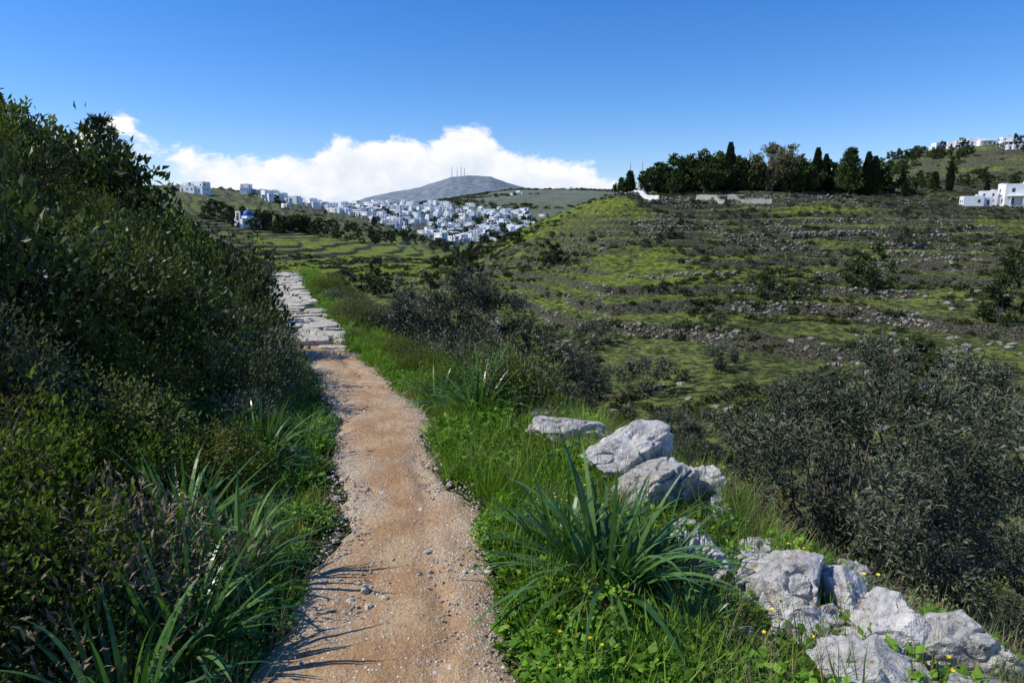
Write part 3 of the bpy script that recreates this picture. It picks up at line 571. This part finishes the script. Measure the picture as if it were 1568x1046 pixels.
put('olive_tree',ol2,-1.1,14.0,1.3,.4); put('olive_tree',ol2,.4,13.8,1.05,2.4); put('olive_tree',ol2,-2.6,16.5,.8,3.); put('olive_tree',ol1,3.2,12.8,.8,1.5); put('olive_tree',ol2,7.5,13,1.0,1.5)
of=tree('olive_far',3.6,2.3,32,10,11,.2,.11,[M['olive'],M['bark']],.12,.52,.42,.025)
of2=tree('bush_far',3.6,2.3,32,10,11,.22,.13,[M['tree'],M['bark']],.06,.45,.45,.02)
for (s_,Y_,sc_,me_) in [(.535,78,1.45,of2),(.385,74,1.0,of2),(.20,44,.75,of),(.55,44,.95,of),(.60,47,.8,of2),(.05,112,1.1,of2),(-.08,120,1.2,of2),(.235,120,.7,of2),(.56,110,.9,of),(.73,60,1.2,of2),(.75,85,1.2,of2),(.12,62,.7,of),(.42,36,.7,of),(.31,50,.6,of),(.68,38,.9,of),(.36,30,.7,of),(.5,26,.8,of),(.66,24,.8,of2),(-.17,60,.7,of2),(-.12,46,.7,of),(.0,40,.7,of)]:
    put('olive_tree',me_,s_*Y_,Y_,sc_,rng.uniform(0,6),-.1)
a1=[asphodel(f'asph{i}',nb,Lh,W,[M['asph']]) for i,(nb,Lh,W) in enumerate([(120,.68,.034),(80,.52,.028),(60,.44,.025)])]
for (x_,y_,s_,k_) in [(.44,2.95,1.12,0),(.26,3.15,1.0,1),(.64,3.05,1.0,1),(-.30,5.7,.95,0),(.0,6.0,.9,1),(-.7,6.3,.85,1),(-1.75,4.6,.9,1),(-1.6,4.3,.8,2),(-1.7,3.3,1.1,1),(-1.25,2.35,1.0,1),(-1.45,2.6,.9,2),(-1.25,1.95,.9,1),(-1.6,5.1,.7,2),(-1.3,2.95,1.0,1),(.75,2.6,.7,2),(-.45,7.6,.8,2),(-1.0,9.0,.8,1)]:
    put('asphodel_plant',a1[k_],x_,y_,s_,rng.uniform(0,6),.06)
# ------------------------------------------------------------ ridge trees
T1=[tree(f'ridge{i}',9,4.5,38,11,11,.6,.38,[M['tree'],M['bark']],.14,.54,.44,.03) for i in range(3)]
T2=tree('decid',10,5.2,50,13,12,.32,.2,[M['brown'],M['bark']],.2,.58,.42,.03)
CY=[cypress('cyp0',10,1.1,2200,[M['cyp'],M['bark']],.6),cypress('cyp1',9,1.5,2200,[M['cyp'],M['bark']],.6)]
CN=conifer('con0',10,3.2,[M['tree'],M['bark']],.8)
def S_(px): return (px-784)/1061.
for px,Y_,h,k in [(1015,176,.85,0),(1040,178,1.1,1),(1065,176,1.15,2),(1088,180,1.15,0),(1112,182,.95,1),(1130,178,1.05,2),(1150,180,.85,0),(1210,178,1.05,1),(1232,180,.95,2),(1262,178,.9,0),(1285,180,.8,1),(1030,170,.7,2),(1078,170,.75,0),(1140,172,.7,1),(1205,170,.8,2),(1240,171,.7,0),(1310,172,.6,1),(950,172,.45,2),(990,172,.65,0),(1345,185,.55,1),(1385,190,.5,2)]:
    put('pine_tree' if k==1 else 'broadleaf_tree',T1[k],S_(px)*Y_,Y_,h,px,-.2)
put('bare_deciduous_tree',T2,S_(1177)*170,170,1.2,0)
for px,Y_,h,k in [(1113,172,1.25,0),(1245,172,1.15,0),(1258,174,1.,0),(1322,168,1.1,0),(1333,168,1.0,0),(1328,172,.8,1),(1448,180,.8,0),(965,170,.6,1),(1505,170,.5,0),(1155,172,.9,0),(1010,172,.7,1),(1380,170,.45,1)]:
    put('cypress_tree',CY[k],S_(px)*Y_,Y_,h,0,-.2)
put('conifer_tree',CN,S_(1295)*168,168,1.15); put('conifer_tree',CN,S_(1425)*186,186,.55,1); put('conifer_tree',CN,S_(1546)*160,160,.6,1)
put('conifer_tree',CN,S_(963)*172,172,.6,2); put('conifer_tree',CN,S_(950)*172,172,.45,2)
CN2=conifer('con1',2.6,1.0,[M['tree'],M['bark']],.16,12,5,50)
put('conifer_tree',CN2,-14.0,24.2,1.25,0,.7); put('conifer_tree',CN2,-13.4,24.6,.8,2,.5)
# ------------------------------------------------------------ houses
def win(mb,x,y,z,w,h,ax,out,m):
    t=.04
    if ax=='y': box(mb,x-w/2,x+w/2,min(y,y+out*t),max(y,y+out*t),z,z+h,m)
    else: box(mb,min(x,x+out*t),max(x,x+out*t),y-w/2,y+w/2,z,z+h,m)
def house_mesh(name,seed,two=None):
    r=random.Random(seed); mb=MB(); vols=[]
    w,dp=r.uniform(6,10),r.uniform(5,8); h=3.1 if r.random()<.5 else 5.9
    vols.append((-w/2,w/2,-dp/2,dp/2,h))
    if r.random()<.75: w2=r.uniform(3,5); vols.append((w/2,w/2+w2,-dp/2+r.uniform(.3,1.5),dp/2-.4,3.0 if h>4 else 2.6))
    if r.random()<.6: vols.append((-w/2-r.uniform(2,4),-w/2,-dp/2+.8,dp/2-.6,2.9))
    for (a,b,c_,d_,hh) in vols:
        box(mb,a,b,c_,d_,-4.,hh,0); t=.22
        box(mb,a,b,c_,c_+t,hh,hh+.4,0); box(mb,a,b,d_-t,d_,hh,hh+.4,0); box(mb,a,a+t,c_+t,d_-t,hh,hh+.4,0); box(mb,b-t,b,c_+t,d_-t,hh,hh+.4,0)
        for fl in range(2 if hh>4 else 1):
            zb=fl*2.8
            nx=max(1,int((b-a)/2.8))
            for i in range(nx):
                X=a+(b-a)*(i+.5)/nx
                if r.random()<.7: win(mb,X,c_,zb+(1.0 if (i or fl) else .05),.85 ,1.15 if (i or fl) else 2.1,'y',-1,2 if r.random()<.3 else 1)
                if r.random()<.6: win(mb,X,d_,zb+1.,.9,1.2,'y',1,1)
            for (X,o_) in ((a,-1),(b,1)):
                for yy_ in (c_+(d_-c_)*.3,c_+(d_-c_)*.7):
                    if (b,1)==(X,o_) and (a,b)==vols[0][:2] and len(vols)>1 and fl==0: continue
                    if r.random()<.5: win(mb,X,yy_,zb+1.,.8,1.1,'x',o_,1)
    box(mb,w*.2,w*.2+.7,dp*.1,dp*.1+.7,h,h+1.1,0)
    if r.random()<.35:
        for X in(-w*.4,0,w*.4): box(mb,X-.1,X+.1,-dp/2-2.5,-dp/2-2.3,-1,2.5,0)
        box(mb,-w*.45,w*.45,-dp/2-2.6,-dp/2-.01,2.5,2.62,0)
    return mb.mesh(name,[M['white'],M['glass'],M['blue']])
HM=[house_mesh(f'white_house_{i}',i) for i in range(14)]
def house(x,y,k,rz,s=1,name='white_house',dz=.3):
    o=link(bpy.data.objects.new(name,HM[k])); o.location=(x,y,H1(x,y)+dz); o.rotation_euler=(0,0,rz); o.scale=(s,s,s)
placed=[]
def cluster(px,Y_,rp,ry,n,s=.82):
    for i in range(n):
        for tr in range(14):
            Yh=Y_+rng.normal(0,ry); X=S_(px+rng.normal(0,rp))*Yh
            if all((X-a)**2+(Yh-b)**2>9.**2 for a,b in placed): placed.append((X,Yh)); house(X,Yh,int(rng.integers(14)),-.5+rng.normal(0,.25)-(0 if rng.random()<.8 else 1.57),s*rng.uniform(.8,1.2),dz=.6); break
cluster(735,640,38,36,30); cluster(700,700,38,44,24); cluster(775,670,24,30,18); cluster(575,650,34,34,20); cluster(545,720,32,30,16); cluster(620,690,34,44,16); cluster(655,780,50,34,24); cluster(730,820,40,30,22); cluster(785,880,18,25,12); cluster(590,800,42,30,18); cluster(700,555,34,18,16); cluster(600,570,34,24,10)
cluster(665,510,8,14,5); cluster(530,600,18,18,9); cluster(440,600,18,8,9,.95); cluster(425,540,10,18,5); cluster(475,640,18,10,9,.9); cluster(640,900,42,20,12); cluster(795,1250,6,20,3);cluster(900,1560,20,20,3); cluster(350,560,30,15,4)
house(S_(298)*480,480,2,-.3,1.2); house(S_(312)*490,490,5,-.3,1.1)
for (px,Y_,k,rz,s) in [(1478,322,3,-.3,.95),(1462,325,6,-.4,.8),(1492,318,8,-.2,.7),(1525,300,1,-.3,.6),(1545,292,9,-.3,.6),(1484,150,4,-.3,.55),(1508,152,7,-.5,.45),(1552,150,10,-.3,.7),(1580,155,2,-.3,.8),(1425,345,11,0,.6),(1000,178,6,-.3,.5),(1540,172,12,-.3,.5)]:
    house(S_(px)*Y_,Y_,k,rz,s)
def gwall(x0,y0,x1,y1,h,mat,name):
    mb=MB(); n=16; v=[];f=[]
    ux,uy=(x1-x0),(y1-y0); l=math.hypot(ux,uy); nx,ny=-uy/l*.25,ux/l*.25
    for i in range(n+1):
        t=i/n; a=x0+ux*t; b=y0+uy*t; zg=H1(a,b); v+=[(a-nx,b-ny,zg-1),(a-nx,b-ny,zg+h),(a+nx,b+ny,zg+h),(a+nx,b+ny,zg-1)]
    for i in range(n):
        for j in range(3): f.append([i*4+j,i*4+j+1,i*4+j+5,i*4+j+4])
    mb.add(v,f,0); mb.add([v[0],v[1],v[2],v[3]],[[0,1,2,3]]); mb.add(v[-4:],[[3,2,1,0]]); link(bpy.data.objects.new(name,mb.mesh(name,[mat])))
gwall(S_(970)*161,161,S_(1008)*155,155,1.2,M['white'],'white_garden_wall'); gwall(S_(1065)*158,158,S_(1108)*154,154,1.1,M['cream'],'stone_garden_wall'); gwall(S_(1112)*157,157,S_(1180)*153,153,1.1,M['cream'],'stone_garden_wall')
# church
mb=MB(); box(mb,-3,3,-5,5,-2,4,0); box(mb,-1.9,1.9,-1.9,1.9,4,5,0)
seg=20; rr_=[(2.1,5.0),(2.1,5.5),(2.0,6.1),(1.7,6.8),(1.2,7.3),(.6,7.55),(.05,7.65)]
v=[(r*math.cos(a*6.2832/seg),r*math.sin(a*6.2832/seg),z) for r,z in rr_ for a in range(seg)]; f=[[i*seg+j,i*seg+(j+1)%seg,(i+1)*seg+(j+1)%seg,(i+1)*seg+j] for i in range(6) for j in range(seg)]
mb.add(v,f,2); box(mb,-.07,.07,-.07,.07,7.6,8.8,0); box(mb,-.4,.4,-.06,.06,8.25,8.4,0)
box(mb,-1.6,-1.0,-5.3,-4.6,4,6.6,0); box(mb,1.0,1.6,-5.3,-4.6,4,6.6,0); box(mb,-1.6,1.6,-5.3,-4.6,6.6,7.1,0)
win(mb,0,-5,0,1.2,2.3,'y',-1,2); win(mb,3,0,1.5,.8,1.2,'x',1,1)
ch=link(bpy.data.objects.new('blue_domed_church',mb.mesh('blue_domed_church',[M['white'],M['glass'],M['blue']]))); xx=S_(380)*320; ch.location=(xx,320,H1(xx,320)+.3); ch.rotation_euler=(0,0,-.6)
def mast(x,y,h,w,name='radio_mast'):
    mb=MB(); c=[(w*math.cos(a),w*math.sin(a)) for a in (0.5,2.6,4.7)]
    for a,b in c: tube(mb,[(a,b,-1),(a*.4,b*.4,h)],[w*.16,w*.12],4,0)
    n=12
    for i in range(n):
        t0,t1=i/n,(i+1)/n
        for k in range(3):
            a,b=c[k],c[(k+1)%3]; s0,s1=1-.6*t0,1-.6*t1
            tube(mb,[(a[0]*s0,a[1]*s0,h*t0),(b[0]*s1,b[1]*s1,h*t1)],[w*.09]*2,3,0)
    tube(mb,[(0,0,h*.98),(0,0,h*1.15)],[w*.12,w*.08],4,0)
    o=link(bpy.data.objects.new(name,mb.mesh(name,[M['redm']]))); o.location=(x,y,H1(x,y))
for px,h in [(693,50),(701,36),(707,46),(712,40)]: mast(S_(px)*3480,3480,h,2.6)
mast(S_(981)*172,172,7.5,.22); mast(S_(963)*172,172,7.5,.25)
# ------------------------------------------------------------ world, sun, camera
SUN_EL,SUN_AZ=math.radians(47),math.radians(-92)
w=bpy.data.worlds.new('World'); scene.world=w; w.use_nodes=True; nt=w.node_tree; nt.nodes.clear()
out=N(nt,'ShaderNodeOutputWorld'); bg=N(nt,'ShaderNodeBackground'); sky=N(nt,'ShaderNodeTexSky',sky_type='NISHITA'); sky.sun_disc=False
sky.sun_elevation=SUN_EL; sky.sun_rotation=SUN_AZ; sky.altitude=200; sky.air_density=1.; sky.dust_density=.2; sky.ozone_density=3.
STR=.12
bg.inputs[1].default_value=STR
tc=N(nt,'ShaderNodeTexCoord').outputs['Generated']; sp=N(nt,'ShaderNodeSeparateXYZ'); L(nt,tc,sp.inputs[0])
az=mth(nt,'ARCTAN2',sp.outputs[0],sp.outputs[1]); el=mth(nt,'ARCSINE',sp.outputs[2])
u=mth(nt,'MULTIPLY_ADD',az,1/(2*.75),.5)
cr=N(nt,'ShaderNodeValToRGB'); L(nt,u,cr.inputs[0])
prof=[(-42,2.5),(-34,3.2),(-31,6.9),(-28.6,7.4),(-27.2,6.3),(-26.2,5.1),(-24.8,5.6),(-22.3,5.2),(-19.6,4.8),(-17.7,5.1),(-15.7,5.3),(-13.7,6.7),(-11.7,6.3),(-9.7,6.5),(-7.1,6.2),(-5,7.3),(-2.6,7.7),(-1,6.5),(.85,5.9),(3,5.3),(5.1,4.8),(7.2,4.2),(9.3,3.4),(12,2.6),(20,.8),(42,.5)]
e=cr.color_ramp.elements
def setp(el_,a,b): el_.position=math.radians(a)/(2*.75)+.5; v=b/10; el_.color=(v,v,v,1)
setp(e[0],*prof[0]); setp(e[1],*prof[-1])
for a,b in prof[1:-1]:
    q=e.new(math.radians(a)/(2*.75)+.5); v=b/10; q.color=(v,v,v,1)
top=mth(nt,'MULTIPLY',cr.outputs[0],math.radians(10))
mp=N(nt,'ShaderNodeMapping'); L(nt,tc,mp.inputs[0]); mp.inputs['Scale'].default_value=(1,1,1.5)
n1=ns(nt,mp.outputs[0],22,7,.6,.3); n3=ns(nt,mp.outputs[0],55,4,.6)
hgt=mth(nt,'ADD',mth(nt,'SUBTRACT',top,el),mth(nt,'MULTIPLY_ADD',n1,.08,-.042))
hgt=mth(nt,'ADD',hgt,mth(nt,'MULTIPLY_ADD',n3,.02,-.010))
dn=ramp(nt,hgt,-.005,.014)
left=ramp(nt,az,math.radians(-23),math.radians(-27)); thin=mth(nt,'MULTIPLY',left,ramp(nt,n1,.60,.44))
dn=mth(nt,'MULTIPLY',dn,mth(nt,'SUBTRACT',1.,mth(nt,'MULTIPLY',thin,.9)))
sh=ramp(nt,mth(nt,'ADD',n1,mth(nt,'MULTIPLY',hgt,-3.)),.15,.6)
cc=mixc(nt,sh,(.74/STR,.83/STR,.96/STR),(1.02/STR,1.02/STR,1.02/STR))
hs=N(nt,'ShaderNodeHueSaturation'); hs.inputs['Saturation'].default_value=1.36; hs.inputs['Value'].default_value=1.03; L(nt,sky.outputs[0],hs.inputs['Color'])
skyc=mixc(nt,1.,hs.outputs[0],(.95,1.,1.27),'MULTIPLY')
L(nt,mixc(nt,dn,skyc,cc),bg.inputs[0]); L(nt,bg.outputs[0],out.inputs[0])
sd=bpy.data.lights.new('sun','SUN'); sd.energy=5.0; sd.angle=math.radians(.5); sd.color=(1,.95,.86); so=link(bpy.data.objects.new('sun',sd))
dv=Vector((math.cos(SUN_EL)*math.sin(SUN_AZ),math.cos(SUN_EL)*math.cos(SUN_AZ),math.sin(SUN_EL))); so.rotation_euler=dv.to_track_quat('Z','Y').to_euler(); so.location=(-20,5,30)
cam=bpy.data.cameras.new('camera'); co=link(bpy.data.objects.new('camera',cam)); co.location=(0,0,1.7); co.rotation_euler=(math.radians(90-9.93),0,0); cam.lens=24; cam.sensor_width=36; cam.clip_end=20000; cam.clip_start=.05
scene.camera=co
scene.view_settings.view_transform='Standard'; scene.view_settings.look='None'; scene.view_settings.exposure=0
